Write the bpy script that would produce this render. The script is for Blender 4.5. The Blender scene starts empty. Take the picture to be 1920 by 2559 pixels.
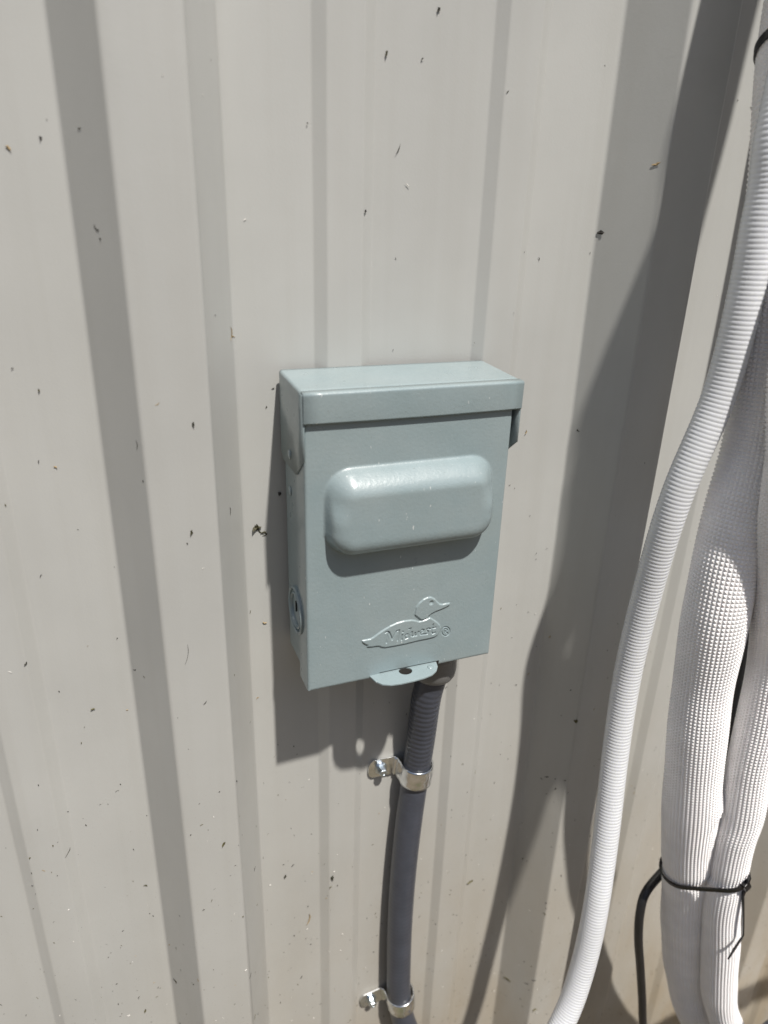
import bpy, bmesh, math, random
import numpy as np
from mathutils import Vector, Matrix

S = bpy.context.scene
COL = S.collection
random.seed(7)
rng = np.random.default_rng(7)

# ------------------------------------------------------------------ camera, sky, sun, exposure
ZC = 1.15            # height of the phone above the ground
WALL = 0.3987        # distance from the phone to the flat of the wall
# points traced in metres: x along the wall, y out of it (negative), z up
CAM_AXES = [(0.930715, -0.364724, 0.027318), (0.115447, 0.363828, 0.924284), (-0.347048, -0.857091, 0.380727)]
DRAIN_PATH = [(0.3400, -0.0860, 1.2551), (0.3339, -0.0910, 1.2190), (0.3304, -0.0942, 1.1934), (0.3311, -0.0960, 1.1699), (0.3306, -0.0965, 1.1516), (0.3311, -0.0968, 1.1255), (0.3293, -0.0955, 1.0661), (0.3159, -0.0910, 0.9990), (0.3162, -0.0815, 0.9183), (0.3165, -0.0785, 0.8570), (0.3149, -0.0830, 0.7926), (0.3108, -0.0930, 0.7288), (0.3036, -0.1040, 0.6632), (0.2984, -0.1080, 0.6180), (0.2896, -0.1120, 0.5811), (0.2806, -0.1150, 0.5618)]
LINE_A = [(0.3628, -0.0650, 1.2621), (0.3564, -0.0770, 1.2198), (0.3566, -0.0850, 1.1774), (0.3603, -0.0958, 1.1037), (0.3600, -0.1015, 1.0323), (0.3537, -0.1060, 1.0002), (0.3485, -0.1095, 0.9601), (0.3481, -0.1105, 0.9282), (0.3507, -0.1095, 0.9014), (0.3547, -0.1080, 0.8680), (0.3582, -0.1080, 0.8388), (0.3659, -0.1070, 0.7952), (0.3752, -0.1050, 0.7527), (0.3876, -0.1010, 0.7038), (0.4038, -0.0960, 0.6526), (0.4222, -0.0900, 0.5917), (0.4501, -0.0830, 0.5065), (0.4789, -0.0790, 0.4344), (0.5119, -0.0760, 0.3721)]
LINE_B = [(0.3677, -0.1100, 1.1886), (0.3510, -0.1210, 1.1352), (0.3473, -0.1260, 1.0870), (0.3490, -0.1290, 1.0637), (0.3482, -0.1360, 1.0386), (0.3507, -0.1370, 1.0183), (0.3635, -0.1350, 0.9698), (0.3770, -0.1310, 0.9307), (0.3890, -0.1260, 0.8982), (0.3944, -0.1250, 0.8620), (0.3974, -0.1245, 0.8357), (0.4004, -0.1240, 0.7977), (0.4073, -0.1235, 0.7467), (0.4077, -0.1230, 0.7252), (0.4132, -0.1220, 0.6806), (0.4186, -0.1210, 0.6439), (0.4333, -0.1190, 0.5928), (0.4485, -0.1170, 0.5376), (0.4627, -0.1150, 0.4948), (0.4888, -0.1130, 0.4413)]
CABLE = [(0.4271, -0.0450, 1.1212), (0.4211, -0.0660, 1.0050), (0.4084, -0.0860, 0.9242), (0.4082, -0.0940, 0.8631), (0.4108, -0.0960, 0.8105), (0.4247, -0.0900, 0.7431), (0.4371, -0.0780, 0.6803), (0.4248, -0.0700, 0.6444), (0.4004, -0.0740, 0.6331), (0.3787, -0.0810, 0.6256), (0.3733, -0.0850, 0.6106), (0.3764, -0.0870, 0.5788), (0.3853, -0.0870, 0.5438), (0.3990, -0.0870, 0.4886), (0.4085, -0.0870, 0.4472)]
TIE_TAIL = [(0.4152, -0.1375, 0.6747), (0.4232, -0.1385, 0.6438), (0.4273, -0.1390, 0.6270), (0.4265, -0.1395, 0.6229), (0.4205, -0.1405, 0.6149), (0.4150, -0.1415, 0.6067)]
CONDUIT = [(0.1921, -0.0245, 0.8538), (0.1896, -0.0225, 0.8370), (0.1899, -0.0170, 0.7988), (0.1896, -0.0132, 0.7670), (0.1875, -0.0122, 0.7367), (0.1855, -0.0120, 0.7058), (0.1833, -0.0120, 0.6579), (0.1823, -0.0122, 0.6075), (0.1828, -0.0125, 0.5542), (0.1850, -0.0132, 0.5001), (0.1914, -0.0150, 0.4607)]
EMBLEM_BODY = [(0.12865, 0.91237), (0.13030, 0.91237), (0.13383, 0.91236), (0.13618, 0.91339), (0.13930, 0.91534), (0.14283, 0.91721), (0.14677, 0.91901), (0.15114, 0.92030), (0.15596, 0.92086), (0.16086, 0.92056), (0.16377, 0.91964), (0.16590, 0.91836), (0.16920, 0.91850), (0.17207, 0.91916), (0.17371, 0.91972), (0.17590, 0.91807), (0.17901, 0.91526), (0.18107, 0.91287), (0.18175, 0.91073), (0.18134, 0.90858), (0.17998, 0.90639), (0.17793, 0.90524), (0.17413, 0.90490), (0.16657, 0.90490), (0.15829, 0.90441), (0.15009, 0.90437), (0.14400, 0.90456), (0.14157, 0.90529), (0.13993, 0.90643), (0.13793, 0.90686), (0.13514, 0.90688), (0.13196, 0.90743), (0.13253, 0.90844), (0.13074, 0.90955), (0.12895, 0.91110)]
EMBLEM_HEAD = [(0.16342, 0.92524), (0.16393, 0.92901), (0.16564, 0.93168), (0.16839, 0.93373), (0.17121, 0.93471), (0.17369, 0.93448), (0.17627, 0.93274), (0.17809, 0.93026), (0.17987, 0.92843), (0.18201, 0.92782), (0.18452, 0.92801), (0.18685, 0.92789), (0.18693, 0.92670), (0.18425, 0.92567), (0.18135, 0.92490), (0.17763, 0.92408), (0.17476, 0.92309), (0.17276, 0.92174), (0.17201, 0.92036), (0.16997, 0.91966), (0.16789, 0.91971), (0.16660, 0.92066), (0.16487, 0.92247), (0.16323, 0.92407)]
EMBLEM_STROKES = [[(0.14452, 0.90766), (0.14541, 0.91127), (0.14602, 0.91484)], [(0.14368, 0.91523), (0.14487, 0.91568), (0.14601, 0.91506), (0.14697, 0.91269), (0.14838, 0.90921), (0.14981, 0.91233), (0.15125, 0.91491), (0.15287, 0.91511), (0.15273, 0.91217), (0.15200, 0.90785)], [(0.15505, 0.91126), (0.15456, 0.90916), (0.15479, 0.90758)], [(0.15532, 0.91361), (0.15537, 0.91347)], [(0.15957, 0.91472), (0.16071, 0.91484), (0.16006, 0.91287), (0.15927, 0.90841)], [(0.15945, 0.91080), (0.15800, 0.91110), (0.15683, 0.90980), (0.15732, 0.90793), (0.15874, 0.90830), (0.15947, 0.91036)], [(0.16126, 0.91175), (0.16166, 0.91211), (0.16147, 0.90906), (0.16272, 0.90872), (0.16398, 0.91098), (0.16379, 0.90894), (0.16504, 0.90886), (0.16616, 0.91142)], [(0.16724, 0.90974), (0.16899, 0.91063), (0.16976, 0.91180), (0.16860, 0.91247), (0.16730, 0.91097), (0.16762, 0.90891), (0.16992, 0.90875)], [(0.17338, 0.91231), (0.17203, 0.91232), (0.17175, 0.91131), (0.17291, 0.91006), (0.17245, 0.90850), (0.17056, 0.90862)], [(0.17609, 0.91473), (0.17552, 0.91153), (0.17524, 0.90914), (0.17617, 0.90775), (0.17782, 0.90839)], [(0.17395, 0.91184), (0.17584, 0.91191), (0.17786, 0.91204)]]
EMBLEM_MARK = [[(0.18876, 0.90663), (0.18872, 0.90577), (0.18848, 0.90502), (0.18805, 0.90441), (0.18747, 0.90400), (0.18678, 0.90380), (0.18602, 0.90385), (0.18524, 0.90412), (0.18450, 0.90461), (0.18386, 0.90527), (0.18334, 0.90606), (0.18299, 0.90694), (0.18284, 0.90783), (0.18288, 0.90868), (0.18312, 0.90943), (0.18354, 0.91003), (0.18412, 0.91044), (0.18481, 0.91063), (0.18556, 0.91059), (0.18633, 0.91033), (0.18707, 0.90985), (0.18772, 0.90919), (0.18824, 0.90840), (0.18859, 0.90753), (0.18876, 0.90663)], [(0.18482, 0.90563), (0.18476, 0.90914), (0.18645, 0.90889), (0.18695, 0.90780), (0.18614, 0.90716), (0.18488, 0.90732)], [(0.18571, 0.90716), (0.18735, 0.90511)]]
EMBLEM_EYE = [(0.17390, 0.93081)][0]
DEBRIS = {'clump': (0.0782, 0.9719, 0.0094, 40), 'leafA': (0.0352, 0.9892, 0.0044, 80), 'leafB': (0.0405, 1.0497, 0.0037, 88), 'speckL': (0.0919, 0.9939, 0.0032, 80), 'brown': (0.0795, 0.9052, 0.0037, -20), 'leafC': (-0.0606, 0.9080, 0.0032, 50), 'leafD': (-0.0316, 1.0646, 0.0025, 75), 'tanA': (-0.0294, 1.0229, 0.0026, -30), 'dot': (-0.0142, 1.1806, 0.0020, 90), 'tanB': (-0.0282, 1.1757, 0.0036, -50), 'curlT': (0.0676, 1.0908, 0.0098, 85), 'twigY': (0.0049, 1.1429, 0.0049, -60), 'seedA': (0.1552, 1.2295, 0.0037, 80), 'seedB': (0.1754, 1.2290, 0.0021, 40), 'seedC': (0.2160, 1.2280, 0.0024, 20), 'husk': (0.1634, 1.1859, 0.0078, 65), 'curlW': (0.1695, 1.1687, 0.0044, -40), 'dotR': (0.2685, 1.1898, 0.0017, 60), 'seedD': (0.3161, 1.1848, 0.0038, 35), 'chipR': (0.3012, 1.1466, 0.0033, 10), 'chipS': (0.3127, 1.1308, 0.0022, 60), 'chipT': (0.3136, 1.1205, 0.0025, 20), 'ringB': (0.1437, 1.1542, 0.0022, 80), 'blot': (0.1835, 1.2516, 0.0025, 60), 'scrapA': (0.0873, 0.6748, 0.0050, 80), 'scrapB': (0.1244, 0.6634, 0.0064, 85), 'curlB': (0.1056, 0.6192, 0.0164, 80), 'scrapC': (-0.0021, 0.6056, 0.0043, -60), 'scrapD': (-0.0264, 0.5776, 0.0050, 75), 'twigB': (-0.0577, 0.7582, 0.0085, 55), 'yellow': (0.0392, 0.7591, 0.0054, 60), 'scrapE': (-0.0137, 0.7065, 0.0037, -35), 'scrapF': (-0.0070, 0.7112, 0.0034, 40), 'scrapG': (-0.0798, 0.7164, 0.0027, -40), 'green': (0.2555, 0.6005, 0.0079, 25), 'greenB': (0.2699, 0.5814, 0.0048, 10), 'olive': (0.3191, 0.7853, 0.0051, 80), 'oliveB': (0.3049, 0.4559, 0.0056, -10), 'oliveC': (0.3241, 0.4336, 0.0063, 20), 'moss': (-0.0298, 0.8646, 0.0035, 10), 'slashA': (0.0349, 0.8759, 0.0039, 45), 'leafE': (-0.0385, 0.8773, 0.0032, 20), 'twigC': (0.0594, 0.9927, 0.0065, 88), 'hair': (0.0270, 0.9121, 0.0187, 80), 'hairB': (0.0120, 1.0396, 0.0074, 88), 'chip5': (-0.0292, 0.7232, 0.0039, 40), 'stainT': (0.0822, 1.2395, 0.0000, 0), 'scrapH': (0.0377, 0.6175, 0.0042, -15)}
cam_d = bpy.data.cameras.new('camera')
cam = bpy.data.objects.new('camera', cam_d)
COL.objects.link(cam)
ax = [Vector(a) for a in CAM_AXES]
cam.matrix_world = Matrix(((ax[0].x, ax[1].x, ax[2].x, 0.0),
                           (ax[0].y, ax[1].y, ax[2].y, -WALL),
                           (ax[0].z, ax[1].z, ax[2].z, ZC),
                           (0, 0, 0, 1)))
cam_d.sensor_fit = 'VERTICAL'
cam_d.sensor_height = 36.0
cam_d.lens = 36.0 * 1770.0 / 2559.0
cam_d.clip_start = 0.01
cam_d.clip_end = 500.0
cam_d.dof.use_dof = True
cam_d.dof.focus_distance = 0.455
cam_d.dof.aperture_fstop = 6.0
S.camera = cam

SUN_AZ = math.radians(11.8)     # to the right of the wall's normal
SUN_EL = math.radians(61.8)
w = bpy.data.worlds.new('World')
S.world = w
w.use_nodes = True
wn = w.node_tree
sky = wn.nodes.new('ShaderNodeTexSky')
sky.sky_type = 'NISHITA'
sky.sun_disc = False
sky.sun_elevation = SUN_EL
sky.sun_rotation = math.pi - SUN_AZ
sky.air_density = 1.0
sky.dust_density = 1.5
sky.ozone_density = 1.0
bg = wn.nodes['Background']
bg.inputs['Strength'].default_value = 0.072
wn.links.new(sky.outputs[0], bg.inputs['Color'])

sd = bpy.data.lights.new('sun', 'SUN')
sd.energy = 5.0
sd.angle = math.radians(1.5)
sd.color = (1.0, 0.955, 0.895)
sun = bpy.data.objects.new('sun', sd)
COL.objects.link(sun)
to_sun = Vector((math.sin(SUN_AZ) * math.cos(SUN_EL), -math.cos(SUN_AZ) * math.cos(SUN_EL), math.sin(SUN_EL)))
sun.rotation_euler = to_sun.to_track_quat('Z', 'Y').to_euler()
sun.location = to_sun * 5

S.view_settings.view_transform = 'Standard'
S.view_settings.look = 'None'
S.view_settings.gamma = 1.0
S.view_settings.use_curve_mapping = False
S.view_settings.exposure = 0.16
S.cycles.use_denoising = True
S.cycles.max_bounces = 10

# ------------------------------------------------------------------ helpers
def link(name, me, mat, parent=None, smooth=False):
    o = bpy.data.objects.new(name, me)
    COL.objects.link(o)
    if mat is not None:
        for m in (mat if isinstance(mat, (list, tuple)) else [mat]):
            me.materials.append(m)
    if parent is not None:
        o.parent = parent
    if smooth:
        me.polygons.foreach_set('use_smooth', [True] * len(me.polygons))
    return o

def mesh(name, verts, faces):
    me = bpy.data.meshes.new(name)
    me.from_pydata([tuple(v) for v in verts], [], [tuple(f) for f in faces])
    me.update()
    return me

def fix_normals(me):
    bm = bmesh.new(); bm.from_mesh(me)
    bmesh.ops.recalc_face_normals(bm, faces=bm.faces[:])
    bm.to_mesh(me); bm.free()
    return me

def thing(name, label, cat, loc=(0, 0, 0), group=None):
    o = bpy.data.objects.new(name, None)
    COL.objects.link(o)
    o.empty_display_size = 0.02
    o.location = loc
    o['label'] = label
    o['category'] = cat
    if group:
        o['group'] = group
    return o

def tag(o, label, cat, group=None):
    o['label'] = label
    o['category'] = cat
    if group:
        o['group'] = group
    return o

def solidify(o, t, offset=-1.0):
    m = o.modifiers.new('thickness', 'SOLIDIFY')
    m.thickness = t
    m.offset = offset
    m.use_even_offset = True

def smooth_by_angle(me, deg=35):
    me.polygons.foreach_set('use_smooth', [True] * len(me.polygons))
    me.set_sharp_from_angle(angle=math.radians(deg))

def fillet(pts, radii, n=5):
    """round the inner corners of a 2D polyline"""
    out = [tuple(pts[0])]
    for i in range(1, len(pts) - 1):
        p0, p1, p2 = (np.array(pts[j], float) for j in (i - 1, i, i + 1))
        r = radii if not isinstance(radii, (list, tuple)) else radii[i]
        a = (p0 - p1) / np.linalg.norm(p0 - p1); b = (p2 - p1) / np.linalg.norm(p2 - p1)
        ang = math.acos(max(-1, min(1, float(a @ b))))
        if r <= 0 or ang > math.pi - 1e-3:
            out.append(tuple(p1)); continue
        d = min(r / math.tan(ang / 2), 0.45 * np.linalg.norm(p0 - p1), 0.45 * np.linalg.norm(p2 - p1))
        q0, q2 = p1 + a * d, p1 + b * d
        for k in range(n + 1):
            t = k / n
            out.append(tuple((1 - t) ** 2 * q0 + 2 * t * (1 - t) * p1 + t * t * q2))
    out.append(tuple(pts[-1]))
    return out

def catmull(pts, step):
    """dense, evenly spaced points on a centripetal-ish spline"""
    P = [np.array(p, float) for p in pts]
    P = [2 * P[0] - P[1]] + P + [2 * P[-1] - P[-2]]
    out = []
    for i in range(1, len(P) - 2):
        p0, p1, p2, p3 = P[i - 1:i + 3]
        t0 = 0.0
        t1 = t0 + np.linalg.norm(p1 - p0) ** 0.5
        t2 = t1 + np.linalg.norm(p2 - p1) ** 0.5
        t3 = t2 + np.linalg.norm(p3 - p2) ** 0.5
        for t in np.linspace(t1, t2, 24, endpoint=False):
            A1 = (t1 - t) / (t1 - t0) * p0 + (t - t0) / (t1 - t0) * p1
            A2 = (t2 - t) / (t2 - t1) * p1 + (t - t1) / (t2 - t1) * p2
            A3 = (t3 - t) / (t3 - t2) * p2 + (t - t2) / (t3 - t2) * p3
            B1 = (t2 - t) / (t2 - t0) * A1 + (t - t0) / (t2 - t0) * A2
            B2 = (t3 - t) / (t3 - t1) * A2 + (t - t1) / (t3 - t1) * A3
            out.append((t2 - t) / (t2 - t1) * B1 + (t - t1) / (t2 - t1) * B2)
    out.append(P[-2])
    Q = np.array(out)
    for _ in range(14):                                  # soften the traced wobble
        Q[1:-1] = 0.25 * Q[:-2] + 0.5 * Q[1:-1] + 0.25 * Q[2:]
    L = np.concatenate([[0], np.cumsum(np.linalg.norm(np.diff(Q, axis=0), axis=1))])
    n = max(2, int(round(L[-1] / step)))
    s = np.linspace(0, L[-1], n + 1)
    return np.stack([np.interp(s, L, Q[:, k]) for k in range(3)], 1), s

def frames(Q):
    T = np.gradient(Q, axis=0)
    T /= np.linalg.norm(T, axis=1)[:, None]
    N = np.zeros_like(T)
    n = np.array([0, -1.0, 0]) - T[0] * (-T[0][1])
    n /= np.linalg.norm(n)
    for i in range(len(T)):
        n = n - T[i] * (n @ T[i])
        n /= np.linalg.norm(n)
        N[i] = n
    return T, N, np.cross(T, N)

def sweep(Q, radius, seg=24, caps=True):
    """round tube; radius is one value per ring"""
    T, N, B = frames(Q)
    a = np.linspace(0, 2 * math.pi, seg, endpoint=False)
    c, s = np.cos(a), np.sin(a)
    V = Q[:, None, :] + radius[:, None, None] * (c[None, :, None] * N[:, None, :] + s[None, :, None] * B[:, None, :])
    V = V.reshape(-1, 3).tolist()
    F = []
    for i in range(len(Q) - 1):
        for j in range(seg):
            k = (j + 1) % seg
            F.append((i * seg + j, i * seg + k, (i + 1) * seg + k, (i + 1) * seg + j))
    if caps:
        F.append(tuple(range(seg - 1, -1, -1)))
        b = (len(Q) - 1) * seg
        F.append(tuple(range(b, b + seg)))
    return V, F

def lathe(profile, centre, axis='Z', seg=32):
    """profile: list of (r, h); closed with fans where r == 0"""
    V, F = [], []
    for r, h in profile:
        for j in range(seg):
            a = 2 * math.pi * j / seg
            p = (r * math.cos(a), r * math.sin(a), h)
            if axis == 'X': p = (p[2], p[0], p[1])
            if axis == 'Y': p = (p[0], p[2], p[1])
            V.append((p[0] + centre[0], p[1] + centre[1], p[2] + centre[2]))
    for i in range(len(profile) - 1):
        for j in range(seg):
            k = (j + 1) % seg
            F.append((i * seg + j, i * seg + k, (i + 1) * seg + k, (i + 1) * seg + j))
    F.append(tuple(range(seg)))
    b = (len(profile) - 1) * seg
    F.append(tuple(range(b + seg - 1, b - 1, -1)))
    return V, F

# ------------------------------------------------------------------ materials
def new_mat(name):
    m = bpy.data.materials.new(name)
    m.use_nodes = True
    return m, m.node_tree, m.node_tree.nodes['Principled BSDF']

def N_(nt, t, **kw):
    n = nt.nodes.new(t)
    for k, v in kw.items():
        setattr(n, k, v)
    return n

def noise(nt, vec, scale, detail=3.0, rough=0.55):
    n = N_(nt, 'ShaderNodeTexNoise')
    n.inputs['Scale'].default_value = scale
    n.inputs['Detail'].default_value = detail
    n.inputs['Roughness'].default_value = rough
    if vec is not None:
        nt.links.new(vec, n.inputs['Vector'])
    return n.outputs['Fac']

def ramp(nt, fac, lo, hi, a=0.0, b=1.0):
    n = N_(nt, 'ShaderNodeMapRange')
    n.inputs['From Min'].default_value = lo
    n.inputs['From Max'].default_value = hi
    n.inputs['To Min'].default_value = a
    n.inputs['To Max'].default_value = b
    nt.links.new(fac, n.inputs['Value'])
    return n.outputs['Result']

def math_(nt, op, a, b=None):
    n = N_(nt, 'ShaderNodeMath', operation=op)
    for i, v in enumerate((a, b)):
        if v is None: continue
        if isinstance(v, (int, float)): n.inputs[i].default_value = v
        else: nt.links.new(v, n.inputs[i])
    return n.outputs[0]

def mix(nt, fac, a, b):
    n = N_(nt, 'ShaderNodeMix', data_type='RGBA')
    if isinstance(fac, (int, float)): n.inputs['Factor'].default_value = fac
    else: nt.links.new(fac, n.inputs['Factor'])
    for sock, v in (('A', a), ('B', b)):
        s = [i for i in n.inputs if i.name == sock and i.type == 'RGBA'][0]
        if isinstance(v, tuple): s.default_value = (*v, 1.0)
        else: nt.links.new(v, s)
    return [o for o in n.outputs if o.type == 'RGBA'][0]

def bump(nt, h, strength, dist, bsdf):
    n = N_(nt, 'ShaderNodeBump')
    n.inputs['Strength'].default_value = strength
    n.inputs['Distance'].default_value = dist
    nt.links.new(h, n.inputs['Height'])
    nt.links.new(n.outputs['Normal'], bsdf.inputs['Normal'])

def pos(nt):
    g = N_(nt, 'ShaderNodeNewGeometry')
    x = N_(nt, 'ShaderNodeSeparateXYZ')
    nt.links.new(g.outputs['Position'], x.inputs[0])
    return g.outputs['Position'], x.outputs

def scaled(nt, vec, sc):
    n = N_(nt, 'ShaderNodeVectorMath', operation='MULTIPLY')
    nt.links.new(vec, n.inputs[0])
    n.inputs[1].default_value = sc
    return n.outputs[0]

def wall_material():
    m, nt, b = new_mat('painted_siding')
    p, xyz = pos(nt)
    base = mix(nt, ramp(nt, noise(nt, p, 7.0, 5), 0.3, 0.7), (0.428, 0.431, 0.412), (0.482, 0.485, 0.464))
    # rain-splashed soil, heavier towards the ground, in its own blotches
    low = ramp(nt, xyz[2], 0.95, 0.25)
    blot = ramp(nt, noise(nt, scaled(nt, p, (1.0, 1.0, 0.45)), 14.0, 5, 0.6), 0.34, 0.72)
    side = ramp(nt, math_(nt, 'ADD', xyz[0], math_(nt, 'MULTIPLY', noise(nt, p, 6.0, 3), 0.12)), 0.02, 0.26, 0.22, 1.0)
    soil = math_(nt, 'MULTIPLY', math_(nt, 'MULTIPLY', math_(nt, 'POWER', low, 1.3), side), math_(nt, 'ADD', math_(nt, 'MULTIPLY', blot, 0.6), 0.46))
    c = mix(nt, soil, base, (0.33, 0.265, 0.175))
    # fine splash specks
    fine = ramp(nt, noise(nt, p, 900.0, 2, 0.6), 0.66, 0.74)
    dens = ramp(nt, xyz[2], 0.98, 0.35, 0.02, 0.55)
    c = mix(nt, math_(nt, 'MULTIPLY', fine, dens), c, (0.16, 0.135, 0.095))
    # vertical rain streaks, very faint
    st = ramp(nt, noise(nt, scaled(nt, p, (70.0, 70.0, 2.2)), 1.0, 3), 0.45, 0.75, 0.0, 0.17)
    c = mix(nt, st, c, (0.36, 0.35, 0.315))
    # a smudge left by a hand high up on the sheet
    d = N_(nt, 'ShaderNodeVectorMath', operation='DISTANCE')
    nt.links.new(p, d.inputs[0]); d.inputs[1].default_value = (0.0765, 0.0, 1.2545)
    sm = math_(nt, 'MULTIPLY', ramp(nt, d.outputs['Value'], 0.010, 0.003), ramp(nt, noise(nt, p, 420.0, 3), 0.48, 0.62, 0.0, 0.6))
    c = mix(nt, sm, c, (0.25, 0.235, 0.205))
    nt.links.new(c, b.inputs['Base Color'])
    r = math_(nt, 'ADD', ramp(nt, noise(nt, p, 30.0, 4), 0.3, 0.7, 0.36, 0.46), math_(nt, 'MULTIPLY', soil, 0.4))
    nt.links.new(r, b.inputs['Roughness'])
    b.inputs['Specular IOR Level'].default_value = 0.4
    h = math_(nt, 'ADD', noise(nt, p, 700.0, 2), math_(nt, 'MULTIPLY', noise(nt, p, 2200.0, 2), 0.4))
    bump(nt, h, 0.10, 0.0004, b)
    return m

def box_material():
    m, nt, b = new_mat('grey_green_enamel')
    p, xyz = pos(nt)
    c = mix(nt, ramp(nt, noise(nt, p, 40.0, 3), 0.35, 0.65), (0.243, 0.306, 0.318), (0.262, 0.325, 0.338))
    sp = ramp(nt, noise(nt, p, 1300.0, 1), 0.73, 0.77, 0.0, 0.75)
    c = mix(nt, sp, c, (0.11, 0.115, 0.10))
    dust = ramp(nt, noise(nt, p, 16.0, 5, 0.65), 0.42, 0.75, 0.0, 0.16)
    c = mix(nt, dust, c, (0.42, 0.42, 0.385))
    nick = ramp(nt, noise(nt, scaled(nt, p, (1.0, 1.0, 0.35)), 620.0, 1), 0.765, 0.79, 0.0, 0.7)
    c = mix(nt, nick, c, (0.62, 0.64, 0.63))
    nt.links.new(c, b.inputs['Base Color'])
    nt.links.new(ramp(nt, noise(nt, p, 120.0, 3), 0.3, 0.7, 0.27, 0.36), b.inputs['Roughness'])
    b.inputs['Coat Weight'].default_value = 0.2
    b.inputs['Coat Roughness'].default_value = 0.14
    h = math_(nt, 'ADD', noise(nt, p, 520.0, 2), math_(nt, 'MULTIPLY', noise(nt, p, 1500.0, 1), 0.3))
    bump(nt, h, 0.22, 0.0005, b)
    return m

def plain(name, col, rough, metal=0.0, spec=0.5, nscale=None, namp=0.15, bscale=None, bstr=0.1, bdist=0.0004):
    m, nt, b = new_mat(name)
    p, _ = pos(nt)
    if nscale:
        dark = tuple(v * (1 - namp) for v in col); lite = tuple(min(1, v * (1 + namp)) for v in col)
        nt.links.new(mix(nt, ramp(nt, noise(nt, p, nscale, 4), 0.3, 0.7), dark, lite), b.inputs['Base Color'])
    else:
        b.inputs['Base Color'].default_value = (*col, 1)
    b.inputs['Roughness'].default_value = rough
    b.inputs['Metallic'].default_value = metal
    b.inputs['Specular IOR Level'].default_value = spec
    if bscale:
        bump(nt, noise(nt, p, bscale, 3), bstr, bdist, b)
    return m

M = {}
M['wall'] = wall_material()
M['box'] = box_material()
M['foam'] = plain('white_foam', (0.86, 0.845, 0.845), 0.55, spec=0.35, nscale=60, namp=0.04)
M['foam'].node_tree.nodes['Principled BSDF'].inputs['Subsurface Weight'].default_value = 0.35
M['foam'].node_tree.nodes['Principled BSDF'].inputs['Subsurface Radius'].default_value = (0.010, 0.009, 0.009)
M['hose'] = plain('white_hose_plastic', (0.72, 0.735, 0.755), 0.18, spec=0.5, nscale=50, namp=0.03)
M['hose'].node_tree.nodes['Principled BSDF'].inputs['Subsurface Weight'].default_value = 1.0
M['hose'].node_tree.nodes['Principled BSDF'].inputs['Subsurface Radius'].default_value = (0.010, 0.010, 0.011)
M['black'] = plain('black_rubber', (0.012, 0.012, 0.013), 0.42, nscale=80, namp=0.2)
M['tie'] = plain('black_nylon', (0.010, 0.010, 0.011), 0.30)
M['conduit'] = plain('slate_grey_vinyl', (0.056, 0.062, 0.080), 0.34, nscale=70, namp=0.12, bscale=600, bstr=0.1)
M['hub'] = plain('grey_fitting_plastic', (0.15, 0.15, 0.147), 0.38, nscale=60, namp=0.06)
M['zinc'] = plain('galvanised_steel', (0.80, 0.82, 0.83), 0.19, metal=1.0, nscale=140, namp=0.14, bscale=500, bstr=0.12)
M['screw'] = plain('zinc_screw', (0.62, 0.68, 0.72), 0.28, metal=1.0, nscale=300, namp=0.08)
M['dark'] = plain('shadow_gap', (0.02, 0.02, 0.02), 0.6)
M['grass_dark'] = plain('dried_clipping_dark', (0.035, 0.034, 0.022), 0.75, nscale=900, namp=0.5)
M['grass_olive'] = plain('dried_clipping_olive', (0.095, 0.085, 0.035), 0.75, nscale=900, namp=0.4)
M['straw'] = plain('dried_straw', (0.34, 0.25, 0.13), 0.7, nscale=900, namp=0.3)
M['soot'] = plain('black_crumb', (0.028, 0.025, 0.022), 0.8)
M['pale'] = plain('pale_fleck', (0.72, 0.70, 0.65), 0.6)

def ground_material():
    m, nt, b = new_mat('bare_soil_and_grass')
    p, _ = pos(nt)
    c = mix(nt, ramp(nt, noise(nt, p, 3.0, 6), 0.4, 0.6), (0.120, 0.096, 0.066), (0.165, 0.136, 0.098))
    c = mix(nt, ramp(nt, noise(nt, p, 0.8, 5), 0.56, 0.68), c, (0.065, 0.072, 0.028))
    nt.links.new(c, b.inputs['Base Color'])
    b.inputs['Roughness'].default_value = 0.95
    bump(nt, noise(nt, p, 40.0, 6), 0.6, 0.02, b)
    return m

# ------------------------------------------------------------------ the setting
gm = mesh('ground', [(-120, -200, 0), (120, -200, 0), (120, 60, 0), (-120, 60, 0)], [(0, 1, 2, 3)])
g = link('ground', gm, ground_material())
g['kind'] = 'structure'

def added_wood():  # unseen tree mass added behind the camera to darken the horizon and deepen shade
    r = random.Random(5)
    V, F = [], []
    na, nh = 150, 14
    for i in range(na + 1):
        a = math.pi * (1.02 + 0.96 * i / na)
        top = 6.0 + 1.4 * math.sin(i * 0.31) + 0.9 * math.sin(i * 0.83 + 1) + r.uniform(-0.5, 0.5)
        for j in range(nh + 1):
            t = j / nh
            rad = 15.0 + 2.4 * t * t + r.uniform(-0.55, 0.55)
            V.append((rad * math.cos(a), rad * math.sin(a), top * t + (r.uniform(-0.2, 0.2) if 0 < j else -0.1)))
    for i in range(na):
        for j in range(nh):
            p = i * (nh + 1) + j
            F.append((p, p + nh + 1, p + nh + 2, p + 1))
    m, nt, b = new_mat('added_foliage')
    p, _ = pos(nt)
    nt.links.new(mix(nt, ramp(nt, noise(nt, p, 1.6, 5), 0.35, 0.65), (0.030, 0.045, 0.016), (0.075, 0.095, 0.034)), b.inputs['Base Color'])
    b.inputs['Roughness'].default_value = 0.9
    o = link('added_wood', mesh('added_wood', V, F), m)
    o['kind'] = 'stuff'
    o['label'] = 'added dark green wood, unseen behind the camera, blocking low sky light'
    o['category'] = 'wood'
added_wood()

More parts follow.
